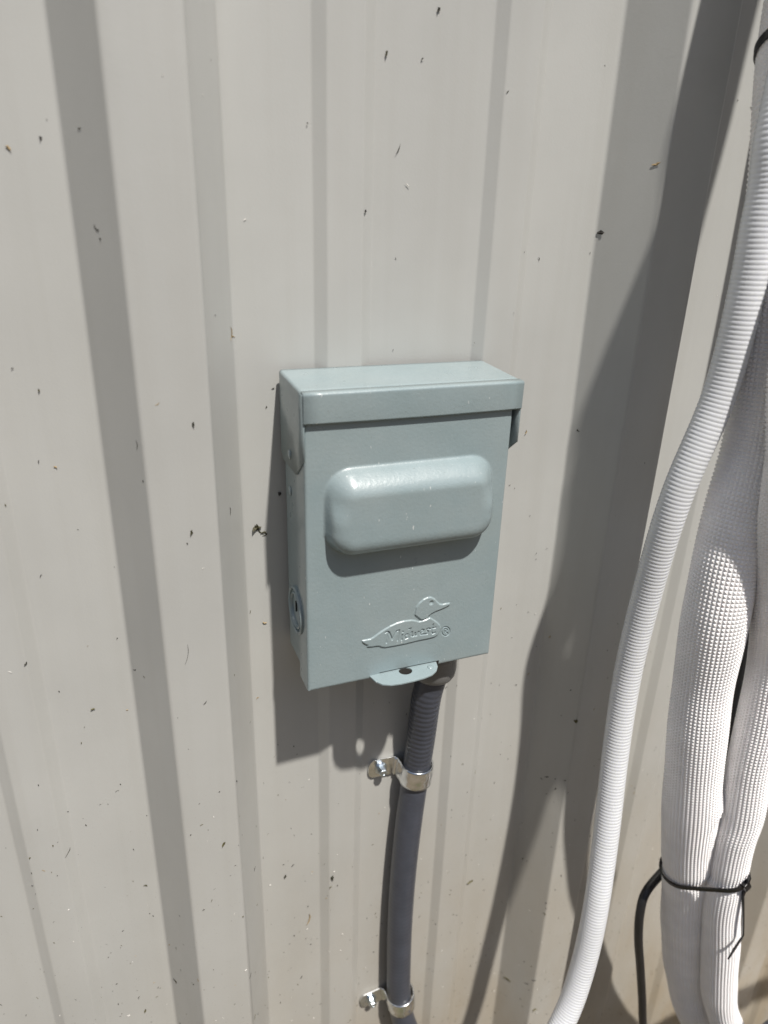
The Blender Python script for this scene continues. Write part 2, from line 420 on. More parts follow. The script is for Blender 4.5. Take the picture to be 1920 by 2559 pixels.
# ribbed siding: 12 inch rib spacing, two low stiffening ribs between the high ones
PITCH = 0.3048
RIB0 = 0.0806 * WALL            # centre of the high rib left of the box
RH, RB, RT = 0.03175, 0.0370, 0.0174
MH, MB_, MT = 0.0045, 0.0170, 0.0101
MIN_OFF = (0.3312 * WALL - RIB0, 0.5872 * WALL - RIB0)

def wall_y(x):
    """outward face of the siding (flat = 0, ribs negative)"""
    u = (x - RIB0 + PITCH / 2) % PITCH - PITCH / 2
    a = abs(u)
    if a < RT: return -RH
    if a < RB: return -RH * (RB - a) / (RB - RT)
    v = (x - RIB0) % PITCH
    for o in MIN_OFF:
        a = abs(v - o)
        if a < MT: return -MH
        if a < MB_: return -MH * (MB_ - a) / (MB_ - MT)
    return 0.0

def panel_profile(k0, k1, start, end):
    pts = [start] if start else []
    for k in range(k0, k1 + 1):
        c = RIB0 + k * PITCH
        if not (k == k0 and start):
            pts += [(c - RB, 0), (c - RT, -RH), (c + RT, -RH), (c + RB, 0)]
        else:
            pts += [(c - RT, -RH), (c + RT, -RH), (c + RB, 0)]
        if k < k1:
            for o in MIN_OFF:
                pts += [(c + o - MB_, 0), (c + o - MT, -MH), (c + o + MT, -MH), (c + o + MB_, 0)]
    return pts

wall = thing('metal_wall', 'beige painted ribbed metal wall behind the grey disconnect box', 'wall', (0, 0, 0))

def panel(k0, seed, over):
    """sheet from rib k0 to rib k0+3; its right edge laps over the next sheet"""
    k1 = k0 + 3
    pts = panel_profile(k0, k1, None, None)
    c1 = RIB0 + k1 * PITCH
    # left end: underlap, starts low on the left slope of its first rib
    c0 = RIB0 + k0 * PITCH
    pts[0] = (c0 - RB + 0.012, -RH * 0.012 / (RB - RT))
    # right end: stops part of the way down the right slope of the last rib
    f = 0.20
    pts[-1] = (c1 + RT + (RB - RT) * f, -RH * (1 - f))
    lift = 0.0002
    prof = fillet(pts, [0.0032 if abs(p[1]) > MH * 1.2 or True else 0.002 for p in pts], 5)
    prof = [(x, y - (lift if x > c1 - RB - 0.004 else 0.0)) for x, y in prof]
    r = random.Random(seed)
    ph = [r.uniform(0, 6.28) for _ in range(6)]
    zs = np.concatenate([np.linspace(0.04, 0.4, 7, endpoint=False), np.linspace(0.4, 1.35, 60, endpoint=False), np.linspace(1.35, 2.7, 14)])
    V, F = [], []
    n = len(prof)
    for z in zs:
        for i, (x, y) in enumerate(prof):
            wob = 0.00022 * math.sin(9 * z + 14 * x + ph[0]) + 0.00016 * math.sin(23 * z - 31 * x + ph[1]) + 0.0001 * math.sin(51 * z + 60 * x + ph[2])
            ex = 0.0
            if i == n - 1:                                   # the cut edge of the lap is not quite straight
                ex = 0.0006 * math.sin(6.3 * z + 0.8) + 0.0009 * (1 / (1 + math.exp((z - 0.985) * 260)))
            if x > c1 - RB - 0.01 or x < c0 + RB + 0.01:
                wob *= 0.15
            V.append((x - ex, y + wob, z))
    for i in range(len(zs) - 1):
        for j in range(n - 1):
            F.append((i * n + j, i * n + j + 1, (i + 1) * n + j + 1, (i + 1) * n + j))
    me = mesh('siding_panel', V, F)
    o = link('siding_panel', me, M['wall'], wall, True)
    solidify(o, 0.0004)
    return o

for k, sd_ in ((-6, 1), (-3, 2), (0, 3), (3, 4), (6, 5)):
    panel(k, sd_, True)

# ------------------------------------------------------------------ the disconnect box
BX0, BX1 = 0.0941, 0.2198
YF = -0.0515
ZB = ZC - 0.2668
box = thing('disconnect_box', 'grey-green metal electrical disconnect box with embossed duck emblem screwed to the wall', 'electrical box', (0.157, -0.005, ZB))
OFF = Vector(box.location)

def child(name, me, mat, parent, smooth=False):
    """link a mesh given in world coordinates under a parent"""
    o = link(name, me, mat, None, smooth)
    o.parent = parent
    p = parent
    loc = Vector((0, 0, 0))
    while p is not None:
        loc += p.location
        p = p.parent
    o.location = -loc
    return o

def sub(name, me, mat, part, smooth=False):
    """sub-part of a part that already undoes its thing's offset"""
    o = link(name, me, mat, None, smooth)
    o.parent = part
    return o

# --- base tray
def tray():
    x0, x1, y0, y1, z0, z1 = BX0 + 0.0008, BX1 - 0.0008, -0.0052, -0.0335, ZC - 0.2600, ZC - 0.086
    V = [(x0, y1, z1), (x0, y0, z1), (x1, y0, z1), (x1, y1, z1), (x0, y1, z0), (x0, y0, z0), (x1, y0, z0), (x1, y1, z0)]
    F = [(0, 1, 5, 4), (1, 2, 6, 5), (2, 3, 7, 6), (4, 5, 6, 7), (0, 3, 2, 1)]
    me = fix_normals(mesh('base_tray', V, F))
    o = child('base_tray', me, M['box'], box)
    b = o.modifiers.new('edge', 'BEVEL'); b.width = 0.0012; b.segments = 3; b.limit_method = 'ANGLE'
    return o
base = tray()

# --- door: U-shaped sheet, front pressed into a raised cover and an emblem
def seg_dist(X, Z, poly, closed):
    d = np.full(X.shape, 1e9)
    n = len(poly)
    for i in range(n if closed else n - 1):
        (x0, z0), (x1, z1) = poly[i], poly[(i + 1) % n]
        dx, dz = x1 - x0, z1 - z0
        L = dx * dx + dz * dz + 1e-18
        t = np.clip(((X - x0) * dx + (Z - z0) * dz) / L, 0, 1)
        d = np.minimum(d, np.hypot(X - x0 - t * dx, Z - z0 - t * dz))
    return d

def inside(X, Z, poly):
    r = np.zeros(X.shape, bool)
    n = len(poly)
    for i in range(n):
        (x0, z0), (x1, z1) = poly[i], poly[(i + 1) % n]
        c = ((z0 > Z) != (z1 > Z)) & (X < (x1 - x0) * (Z - z0) / (z1 - z0 + 1e-18) + x0)
        r ^= c
    return r

def sstep(v, a, b):
    t = np.clip((v - a) / (b - a), 0, 1)
    return t * t * (3 - 2 * t)

EX0, EX1, EZ0, EZ1 = 0.1265, 0.1905, ZC - 0.2470, ZC - 0.2138       # emblem window
KX0, KX1, KZ0, KZ1 = 0.1000, 0.2140, ZC - 0.1845, ZC - 0.1185       # raised cover window
NX0, NX1, NZ = 0.1408, 0.1822, ZC - 0.2640                          # notch above the hasp

def height(X, Z):
    H = np.zeros(X.shape)
    # raised cover: rounded box with soft draft
    cx, cz = 0.1573, ZC - 0.1510
    hx, hz, rc = 0.0515, 0.0253, 0.0150
    qx, qz = np.abs(X - cx) - (hx - rc), np.abs(Z - cz) - (hz - rc)
    d = np.hypot(np.maximum(qx, 0), np.maximum(qz, 0)) + np.minimum(np.maximum(qx, qz), 0) - rc
    t = np.clip((0.0008 - d) / 0.0128, 0, 1)
    foot = np.clip((0.0022 - d) / 0.0044, 0, 1)
    steep = np.sqrt(np.clip(1 - (1 - t) ** 2.6, 0, 1)) ** 0.94
    soft = np.sin(np.clip((0.0008 - d) / 0.0150, 0, 1) * math.pi / 2)
    up = sstep((Z - cz) / hz, -0.2, 0.6)
    dome = 0.0124 * (steep * (1 - up) + soft * up)
    H += dome * (foot * foot * (3 - 2 * foot))
    # emblem
    m = (X > EX0) & (X < EX1) & (Z > EZ0) & (Z < EZ1)
    if m.any():
        x, z = X[m], Z[m]
        e = np.zeros(x.shape)
        for poly in (EMBLEM_BODY, EMBLEM_HEAD):
            s = seg_dist(x, z, poly, True) * np.where(inside(x, z, poly), 1, -1)
            e = np.maximum(e, 0.00085 * sstep(s, -0.00045, 0.00035))
        for st in EMBLEM_STROKES:
            e -= 0.00062 * (1 - sstep(seg_dist(x, z, st, False), 0.00024, 0.00070)) * (e > 0.0003)
        for i, st in enumerate(EMBLEM_MARK):
            dd = seg_dist(x, z, st, False)
            e = np.where(dd < 0.0007, e - 0.00050 * (1 - sstep(dd, 0.00014, 0.00050)), e)
        ex, ez = EMBLEM_EYE
        e -= 0.0008 * (1 - sstep(np.hypot(x - ex, z - ez), 0.0005, 0.0019))
        H[m] += e
    return H

def lin(a, b, step):
    return list(np.linspace(a, b, max(1, int(math.ceil((b - a) / step))), endpoint=False))

def build_door():
    r = 0.0016
    fx0, fx1 = BX0 + r, BX1 - r
    xs = sorted(set(np.round(lin(fx0, KX0, .0015) + lin(KX0, EX0, .0008) + lin(EX0, NX0, .00024) + lin(NX0, NX1, .00024) + lin(NX1, EX1, .00024)
                             + lin(EX1, KX1, .0008) + lin(KX1, fx1, .0015) + [fx1], 7)))
    zt = ZC - 0.0865
    zs = sorted(set(np.round(lin(ZB + .0006, NZ, .0011) + lin(NZ, EZ0, .002) + lin(EZ0, EZ1, .00024) + lin(EZ1, KZ0, .003) + lin(KZ0, KZ1, .0007) + lin(KZ1, zt, .003) + [zt], 7)))
    X, Z = np.meshgrid(np.array(xs), np.array(zs))
    H = height(X, Z)
    H -= 0.00035 * np.exp(-((Z - ZB) / 0.010) ** 2) * np.exp(-((X - 0.160) / 0.022) ** 2)   # slight dent by the hasp
    left = [(BX0, -0.0335), (BX0, YF + r)] + [(BX0 + r - r * math.cos(a), YF + r - r * math.sin(a)) for a in np.linspace(0, math.pi / 2, 6)[1:-1]]
    right = [(BX0 + BX1 - x, y) for x, y in reversed(left)]
    nl, nx, nr = len(left), len(xs), len(right)
    prof_x = np.array([p[0] for p in left] + xs + [p[0] for p in right])
    prof_y = np.array([p[1] for p in left] + [YF] * nx + [p[1] for p in right])
    n = nl + nx + nr
    VX = np.repeat(prof_x[None, :], len(zs) + 1, 0)
    VY = np.repeat(prof_y[None, :], len(zs) + 1, 0)
    VZ = np.repeat(np.concatenate([[ZB], np.array(zs)])[:, None], n, 1)
    VY[1:, nl:nl + nx] -= H
    VY[1, nl:nl + nx] = VY[2, nl:nl + nx] * 0.5 + VY[1, nl:nl + nx] * 0.5
    VY[0, nl:nl + nx] += 0.0004                                # rolled bottom edge
    V = np.stack([VX, VY, VZ], -1).reshape(-1, 3)
    zc = np.concatenate([[ZB], np.array(zs)])
    groups = {'door': [], 'raised_cover': [], 'emblem': []}
    for i in range(len(zc) - 1):
        zm = 0.5 * (zc[i] + zc[i + 1])
        for j in range(n - 1):
            xm = 0.5 * (prof_x[j] + prof_x[j + 1])
            f = (i * n + j, i * n + j + 1, (i + 1) * n + j + 1, (i + 1) * n + j)
            if nl <= j < nl + nx - 1:
                if NX0 < xm < NX1 and zm < NZ:
                    continue
                if EX0 < xm < EX1 and EZ0 < zm < EZ1:
                    groups['emblem'].append(f); continue
                if KX0 < xm < KX1 and KZ0 < zm < KZ1:
                    groups['raised_cover'].append(f); continue
            groups['door'].append(f)
    def cut(faces):
        idx = np.unique(np.array(faces).ravel())
        mp = {int(v): k for k, v in enumerate(idx)}
        return V[idx].tolist(), [tuple(mp[v] for v in f) for f in faces]
    objs = {}
    v, f = cut(groups['door'])
    # folded lip along the bottom, turned in under the box, left open where the hasp comes through
    for x0, x1 in ((BX0 + .0014, NX0 - .006), (NX1 + .001, BX1 - .0014)):
        k = len(v)
        v += [(x0, YF + .0004, ZB), (x1, YF + .0004, ZB), (x1, YF + .011, ZB + .0003), (x0, YF + .011, ZB + .0003)]
        f.append((k, k + 3, k + 2, k + 1))
    door = child('door', mesh('door', v, f), M['box'], box, True)
    for nm in ('raised_cover', 'emblem'):
        v, f = cut(groups[nm])
        objs[nm] = sub(nm, mesh(nm, v, f), M['box'], door, True)
    objs['emblem']['label'] = 'embossed swimming duck with a word pressed into its body'
    return door
door = build_door()

# --- lid: top and side flaps from one bent sheet, front lip
LX0, LX1 = 0.0930, 0.2240
def build_lid():
    r = 0.0019
    ztop = lambda y: ZC - 0.0797 - 0.0030 * (-0.0045 - y) / 0.0495
    ys = [-0.0045, -0.0075, -0.0220, -0.0374, -0.0450, -0.0530]
    zb = [ZC - 0.1262, ZC - 0.1312, ZC - 0.1316, ZC - 0.1316, ZC - 0.1254, ZC - 0.1189]
    V, F = [], []
    m = None
    for y, b in zip(ys, zb):
        zt = ztop(y)
        ring = [(LX0, b), (LX0, zt - 0.020), (LX0, zt - r)]
        ring += [(LX0 + r - r * math.cos(a), zt - r + r * math.sin(a)) for a in np.linspace(0, math.pi / 2, 6)[1:-1]]
        ring += [(LX0 + r, zt), (LX0 + 0.03, zt), (0.5 * (LX0 + LX1), zt + 0.00003)]
        full = ring + [(LX0 + LX1 - x, z) for x, z in reversed(ring[:-1])]
        m = len(full)
        V += [(x, y, z) for x, z in full]
    for i in range(len(ys) - 1):
        for j in range(m - 1):
            F.append((i * m + j, (i + 1) * m + j, (i + 1) * m + j + 1, i * m + j + 1))
    o = child('lid', fix_normals(mesh('lid', V, F)), M['box'], box)
    me = o.data
    # make the outside face outwards before it is thickened
    if me.polygons[(len(ys) - 2) * (m - 1) + m // 2].normal.z < 0:
        me.flip_normals()
    smooth_by_angle(me, 50)
    solidify(o, 0.0011)
    # front lip
    zt = ztop(-0.0530) + 0.00012
    prof = fillet([(-0.0490, ztop(-0.049) + 0.00012), (-0.0545, zt - 0.0002), (-0.0541, ZC - 0.0985), (-0.0532, ZC - 0.0993)], [0, 0.0017, 0.0005, 0], 6)
    xs = list(np.linspace(LX0 + 0.0004, LX1 - 0.0004, 14))
    V, F = [], []
    for k, x in enumerate(xs):
        sag = 0.0004 * math.sin(math.pi * k / (len(xs) - 1))
        V += [(x, y, z - (sag if z < ZC - 0.09 else 0)) for y, z in prof]
    n = len(prof)
    for i in range(len(xs) - 1):
        for j in range(n - 1):
            F.append((i * n + j, i * n + j + 1, (i + 1) * n + j + 1, (i + 1) * n + j))
    me = mesh('front_lip', V, F)
    if sum(p.normal.y for p in me.polygons) > 0:
        me.flip_normals()
    l = sub('front_lip', me, M['box'], o)
    smooth_by_angle(me, 50)
    solidify(l, 0.0010)
    return o
lid = build_lid()

def dimple(x, y, z, r, h, parent):
    prof = [(r, 0), (r * .86, h * .55), (r * .6, h * .85), (r * .3, h * .97), (0.00005, h)]
    V, F = lathe([(a, -b) for a, b in prof], (x, y, z), 'X', 20)
    return sub('dimple', fix_normals(mesh('dimple', V, F)), M['box'], parent, True)
dimple(LX0, -0.0252, ZC - 0.1235, 0.0030, 0.0011, lid)
dimple(BX0 + 0.0008, -0.0168, ZC - 0.1487, 0.0032, 0.0012, base)

# --- knockout on the left side
def knockout():
    c = (BX0 - 0.0001, -0.0290, ZC - 0.2222)
    prof = [(0.0152, 0.0010), (0.0151, -0.0010), (0.0143, -0.0017), (0.0135, -0.0010), (0.0134, 0.0002), (0.0118, 0.0002), (0.0116, -0.0010), (0.0108, -0.0015), (0.0101, -0.0006), (0.0100, 0.0003), (0.0002, 0.0003)]
    V, F = lathe(prof, c, 'X', 40)
    o = child('knockout', fix_normals(mesh('knockout', V, F)), M['box'], box)
    smooth_by_angle(o.data, 40)
    s = bmesh.new()
    bmesh.ops.create_cube(s, size=1.0, matrix=Matrix.Translation((c[0] - 0.0001, c[1] + 0.001, c[2] + 0.0022)) @ Matrix.Diagonal((0.0009, 0.0014, 0.0075, 1)))
    bmesh.ops.bevel(s, geom=s.edges[:], offset=0.0003, segments=2, affect='EDGES')
    me = bpy.data.meshes.new('pry_slot'); s.to_mesh(me); s.free()
    sub('pry_slot', me, M['dark'], o)
knockout()

# --- hasp with padlock hole
def hasp():
    z = ZC - 0.2648
    out = [(0.1342, -0.0440), (0.1342, -0.0520), (0.1356, -0.0580), (0.1385, -0.0622), (0.1432, -0.0646), (0.1500, -0.0654), (0.1585, -0.0653), (0.1660, -0.0647),
           (0.1722, -0.0632), (0.1765, -0.0602), (0.1792, -0.0562), (0.1806, -0.0510), (0.1806, -0.0440)]
    hole = [(0.1576 + 0.0043 * math.cos(a), -0.0538 + 0.0040 * math.sin(a)) for a in np.linspace(0, 2 * math.pi, 24, endpoint=False)]
    bm = bmesh.new()
    loops = []
    for lp in (out, hole):
        vs = [bm.verts.new((x, y, z - 0.0001 * (y + 0.05) / 0.01)) for x, y in lp]
        loops += [bm.edges.new((vs[i], vs[(i + 1) % len(vs)])) for i in range(len(vs))]
    bmesh.ops.triangle_fill(bm, edges=loops, use_beauty=True, use_dissolve=False)
    bmesh.ops.recalc_face_normals(bm, faces=bm.faces[:])
    for f in bm.faces:
        if f.normal.z < 0: f.normal_flip()
    me = bpy.data.meshes.new('hasp'); bm.to_mesh(me); bm.free()
    o = child('hasp', me, M['box'], box)
    solidify(o, 0.0013)
    b = o.modifiers.new('edge', 'BEVEL'); b.width = 0.0003; b.segments = 2; b.limit_method = 'ANGLE'; b.angle_limit = math.radians(50)
    V, F = lathe([(0.0022, -0.0002), (0.0019, 0.0004), (0.0012, 0.0007), (0.0001, 0.0008)], (0.1742, -0.0556, z), 'Z', 16)
    sub('dimple', fix_normals(mesh('dimple', V, F)), M['box'], o, True)
hasp()

# ------------------------------------------------------------------ conduit and its straps
CON_R = 0.01065
def conduit():
    pts = list(CONDUIT) + CONDUIT_TAIL
    Q, s = catmull(pts, 0.0009)
    rib = np.clip((Q[:, 2] - 0.74) / 0.05, 0, 1) * np.clip((0.848 - Q[:, 2]) / 0.01, 0, 1)
    R = CON_R + 0.00014 * rib * np.sin(2 * math.pi * s / 0.0046) + 0.00003 * np.sin(2 * math.pi * s / 0.0046)
    t = thing('flexible_conduit', 'dark slate-grey flexible conduit hanging from the underside of the disconnect box', 'conduit', tuple(Q[0]))
    V, F = sweep(Q, R, 28)
    child('hose', mesh('hose', V, F), M['conduit'], t, True)
    c = (0.1925, -0.0245, 0)
    z = ZC
    prof = [(0.0150, z - .2598), (0.0168, z - .2603), (0.0170, z - .2760), (0.0167, z - .2775), (0.0160, z - .2785), (0.0160, z - .2875), (0.0154, z - .2920), (0.0138, z - .2950), (0.0118, z - .2962), (0.0100, z - .2950)]
    V, F = lathe(prof, c, 'Z', 40)
    h = child('connector', fix_normals(mesh('connector', V, F)), M['hub'], t)
    smooth_by_angle(h.data, 40)
CONDUIT_TAIL = [(0.2080, -0.0240, 0.4150), (0.2400, -0.0500, 0.3600), (0.3100, -0.0950, 0.3300), (0.4000, -0.1350, 0.3650), (0.4500, -0.1480, 0.4250), (0.4820, -0.1510, 0.4740), (0.5400, -0.1550, 0.5080), (0.6500, -0.1600, 0.5250), (0.9000, -0.1800, 0.5250)]
conduit()

def strap(zc, cx, tilt, label):
    """one-hole strap: flat ear on the wall, band over the conduit"""
    t = thing('conduit_strap', label, 'pipe clamp', (cx, 0.0, zc), 'one-hole straps on the conduit')
    t.rotation_euler = (0, tilt, 0)
    L = 0.0165
    r = CON_R + 0.0009
    yc = -0.0125
    # ear
    bm = bmesh.new()
    x0, x1 = -0.0352, -0.0138
    lp = [(x1, -L / 2), (x1, L / 2), (x0 + .0035, L / 2)] + [(x0 + .0022 * (1 - math.cos(a)), (L / 2) * math.cos(a * .55) ) for a in ()]
    lp += [(x0 + .0010, L / 2 - .0022), (x0, L / 2 - .0052), (x0 - .0002, 0), (x0, -L / 2 + .0052), (x0 + .0010, -L / 2 + .0022), (x0 + .0035, -L / 2)]
    vs = [bm.verts.new((x, -0.0022, z)) for x, z in lp]
    f = bm.faces.new(vs)
    if f.normal.y > 0: f.normal_flip()
    bm.normal_update()
    me = bpy.data.meshes.new('ear'); bm.to_mesh(me); bm.free()
    if me.polygons[0].normal.y > 0: me.flip_normals()
    e = link('ear', me, M['zinc'], t)
    solidify(e, 0.0014)
    b = e.modifiers.new('edge', 'BEVEL'); b.width = 0.0003; b.segments = 2; b.limit_method = 'ANGLE'
    # band
    prof = [(x1 - 0.0002, -0.0023), (-r - 0.0006, -0.0026)]
    prof = fillet([(x1 - 0.0006, -0.0023), (-r - 0.0004, -0.0024), (-r, yc + 0.004)], [0, 0.002, 0], 5)[:-1]
    prof += [(-r * math.cos(a), yc - r * math.sin(a)) for a in np.linspace(-0.25, math.pi + 0.42, 34)]
    zs = np.linspace(-L / 2, L / 2, 9)
    V, F = [], []
    n = len(prof)
    for z in zs:
        g_ = 0.0005 * math.exp(-((z - 0.0005) / 0.0016) ** 2)
        for k, (x, y) in enumerate(prof):
            d = math.hypot(x, y - yc)
            sc = 1 + (g_ / r if k > 6 else 0)
            V.append((x * sc, yc + (y - yc) * sc, z))
    for i in range(len(zs) - 1):
        for j in range(n - 1):
            F.append((i * n + j, i * n + j + 1, (i + 1) * n + j + 1, (i + 1) * n + j))
    me = mesh('band', V, F)
    mid = me.polygons[(len(zs) // 2) * (n - 1) + n // 2]
    if mid.normal.y > 0: me.flip_normals()
    bnd = link('band', me, M['zinc'], t, True)
    solidify(bnd, 0.0012, 1.0)
    # hex washer-head screw
    sx, sz = -0.0252, 0.0
    V, F = lathe([(0.0049, -0.0022), (0.0049, -0.0030), (0.0042, -0.0036), (0.0001, -0.0036)], (sx, 0, sz), 'Y', 28)
    s_ = link('screw', fix_normals(mesh('screw', V, F)), M['screw'], t)
    smooth_by_angle(s_.data, 30)
    V, F = lathe([(0.0034, -0.0035), (0.0034, -0.0082), (0.0029, -0.0089), (0.0017, -0.0091), (0.0012, -0.0085), (0.0001, -0.0084)], (sx, 0, sz), 'Y', 6)
    hx = link('hex_head', fix_normals(mesh('hex_head', V, F)), M['screw'], s_)
    bb = hx.modifiers.new('edge', 'BEVEL'); bb.width = 0.00025; bb.segments = 2; bb.limit_method = 'ANGLE'
    return t
strap(0.7585, 0.1893, math.radians(4), 'shiny one-hole strap on the conduit just below the box')
strap(0.4960, 0.1868, math.radians(-6), 'shiny one-hole strap low on the conduit at the bottom edge')

# ------------------------------------------------------------------ white lines on the right
UP = lambda p, dx, dy: [(p[0] + dx * 2.2, p[1] + dy, 2.62), (p[0] + dx * 1.6, p[1] + dy, 2.0), (p[0] + dx, p[1] + dy * .6, 1.55)]

def drain():
    d = list(DRAIN_PATH)
    pts = [(0.362, -0.060, 2.62), (0.362, -0.060, 2.0), (0.356, -0.062, 1.55), (0.348, -0.071, 1.40), (0.3395, -0.083, 1.31)] + d + [(0.2540, -0.123, 0.520), (0.2250, -0.130, 0.470), (0.2050, -0.136, 0.380), (0.2000, -0.140, 0.200), (0.2000, -0.142, 0.015)]
    Q, s = catmull(pts, 0.00040)
    ph = s / 0.0026
    R = 0.00925 + 0.00027 * np.abs(np.sin(math.pi * ph)) ** 0.7
    V, F = sweep(Q, R, 26)
    o = link('drain_hose', mesh('drain_hose', V, F), M['hose'], None, True)
    tag(o, 'thin translucent white corrugated drain hose left of the insulated pipes', 'hose')
drain()

def insulated(name, pts, rad, ncell, label, pinch, step=0.0027, kink=None):
    Q, s = catmull(pts, step)
    T, Nn, B = frames(Q)
    t = thing(name, label, 'insulated pipe', tuple(Q[-1]), 'white insulated refrigerant pipes')
    R = np.full(len(Q), rad)
    for p, dep in pinch:
        d = np.linalg.norm(Q - np.array(p), axis=1)
        R -= dep * np.exp(-(d / 0.007) ** 2)
    R += 0.0004 * np.sin(s * 31) + 0.0003 * np.sin(s * 77 + 1)
    a = np.linspace(0, 2 * math.pi, ncell, endpoint=False)
    tw = 0.35 * np.sin(s * 2.1)                                  # the sleeve twists a little along the way
    def ring(i, ang, r):
        return Q[i] + r * (math.cos(ang) * Nn[i] + math.sin(ang) * B[i])
    V = []
    n = len(Q)
    ang = a[None, :] + tw[:, None]
    RR = np.repeat(R[:, None], ncell, 1)
    if kink is not None:                                         # the sleeve is buckled where it is pulled in
        kp, amp = kink
        i0 = int(np.argmin(np.linalg.norm(Q - np.array(kp), axis=1)))
        aw = (ang + 1.05 + math.pi) % (2 * math.pi) - math.pi
        dd = ((np.arange(n) - i0) * step)[:, None] - 0.016 * aw
        fold = amp * (np.exp(-((dd + 0.006) / 0.007) ** 2) - 1.3 * np.exp(-((dd - 0.001) / 0.0026) ** 2))
        RR = RR + fold * np.exp(-(aw / 0.75) ** 2)
    base = Q[:, None, :] + RR[..., None] * (np.cos(ang)[..., None] * Nn[:, None, :] + np.sin(ang)[..., None] * B[:, None, :])
    da = math.pi / ncell
    Qm = 0.5 * (Q[:-1] + Q[1:]); Nm = 0.5 * (Nn[:-1] + Nn[1:]); Bm = 0.5 * (B[:-1] + B[1:])
    am = 0.5 * (ang[:-1] + ang[1:]) + da
    Rm = 0.5 * (RR[:-1] + RR[1:]) + 0.00095
    apex = Qm[:, None, :] + Rm[..., None] * (np.cos(am)[..., None] * Nm[:, None, :] + np.sin(am)[..., None] * Bm[:, None, :])
    V = np.concatenate([base.reshape(-1, 3), apex.reshape(-1, 3)]).tolist()
    nb = n * ncell
    F = []
    for i in range(n - 1):
        for j in range(ncell):
            k = (j + 1) % ncell
            p0, p1, p2, p3 = i * ncell + j, i * ncell + k, (i + 1) * ncell + k, (i + 1) * ncell + j
            c = nb + i * ncell + j
            F += [(p0, p1, c), (p1, p2, c), (p2, p3, c), (p3, p0, c)]
    child('foam_sleeve', mesh('foam_sleeve', V, F), M['foam'], t)
    return Q, T

LA_DOWN = [(0.5600, -0.0750, 0.3000), (0.6300, -0.0780, 0.2500), (0.7500, -0.0850, 0.2150), (0.9200, -0.1000, 0.2000), (1.3000, -0.1200, 0.2000)]
LB_DOWN = [(0.5350, -0.1130, 0.3650), (0.6000, -0.1150, 0.3000), (0.7200, -0.1240, 0.2500), (0.9000, -0.1400, 0.2350), (1.3000, -0.1600, 0.2350)]
RA, RB_ = 0.0192, 0.0143
TIE_A = (0.3980, -0.0978, 0.6690)
TIE_B = (0.4110, -0.1230, 0.6810)
QA, TA = insulated('insulated_pipe', [(0.385, -0.038, 2.62), (0.385, -0.038, 2.0), (0.380, -0.042, 1.55), (0.364, -0.062, 1.38)] + list(LINE_A) + LA_DOWN, RA, 47, 'thicker of the two white dimpled insulated pipes, beside the thin drain hose',
                   [(TIE_A, 0.0016)], kink=((0.3740, -0.107, 0.752), 0.0022))
QB, TB = insulated('insulated_pipe', [(0.412, -0.078, 2.62), (0.412, -0.078, 1.9), (0.402, -0.088, 1.45)] + list(LINE_B) + LB_DOWN, RB_, 36, 'thinner white dimpled insulated pipe at the right edge of the photo',
                   [(TIE_B, 0.0014)])

def cable():
    e = CABLE[-1]
    tail = [(e[0] + 0.03, e[1], e[2] - 0.10), (e[0] + 0.045, e[1] - 0.01, 0.10), (e[0] + 0.05, e[1] - 0.02, 0.01)]
    pts = [(0.4150, -0.022, 2.6), (0.4200, -0.022, 1.8), (0.4200, -0.024, 1.3)] + list(CABLE) + tail
    Q, s = catmull(pts, 0.004)
    V, F = sweep(Q, np.full(len(Q), 0.0037), 16)
    o = link('black_cable', mesh('black_cable', V, F), M['black'], None, True)
    tag(o, 'black rubber cable emerging from behind the white insulated pipes', 'cable')
cable()

def nearest(Q, T, p):
    i = int(np.argmin(np.linalg.norm(Q - np.array(p), axis=1)))
    return Q[i], T[i]

def band_loop(loop, normal, width, thick):
    """flat strap swept round a closed loop"""
    P = np.array(loop); n = len(P)
    c = P.mean(0)
    V, F = [], []
    for i in range(n):
        t = P[(i + 1) % n] - P[i - 1]
        o = np.cross(t, normal); o /= np.linalg.norm(o)
        if o @ (P[i] - c) < 0: o = -o
        for a, b in ((-1, 0), (1, 0), (1, 1), (-1, 1)):
            V.append(P[i] + normal * (a * width / 2) + o * (b * thick))
    for i in range(n):
        k = (i + 1) % n
        for j in range(4):
            m = (j + 1) % 4
            F.append((i * 4 + j, i * 4 + m, k * 4 + m, k * 4 + j))
    return V, F

def stadium(a, ra, b, rb, normal, n=64):
    u = b - a
    d = np.linalg.norm(u); u /= d
    v = np.cross(normal, u); v /= np.linalg.norm(v)
    kk = 1.0 / math.sqrt(max(0.3, 1 - float(u @ normal) ** 2))       # oblique cut through the pipes
    pts = []
    for k in range(n * 4):
        th = 2 * math.pi * k / (n * 4)
        e = np.array([math.cos(th), math.sin(th)])
        # support point of the hull of the two circles
        g_ = np.array([kk * kk * e[0], e[1]]); h_ = math.hypot(kk * e[0], e[1])
        if ra * h_ >= rb * h_ + d * e[0]: q = ra * g_ / h_
        else: q = np.array([d, 0]) + rb * g_ / h_
        pts.append(a + u * q[0] + v * q[1])
    out = [pts[0]]
    # re-space
    P = np.array(pts + [pts[0]])
    L = np.concatenate([[0], np.cumsum(np.linalg.norm(np.diff(P, axis=0), axis=1))])
    s = np.linspace(0, L[-1], n, endpoint=False)
    return np.stack([np.interp(s, L, P[:, k]) for k in range(3)], 1), u, v

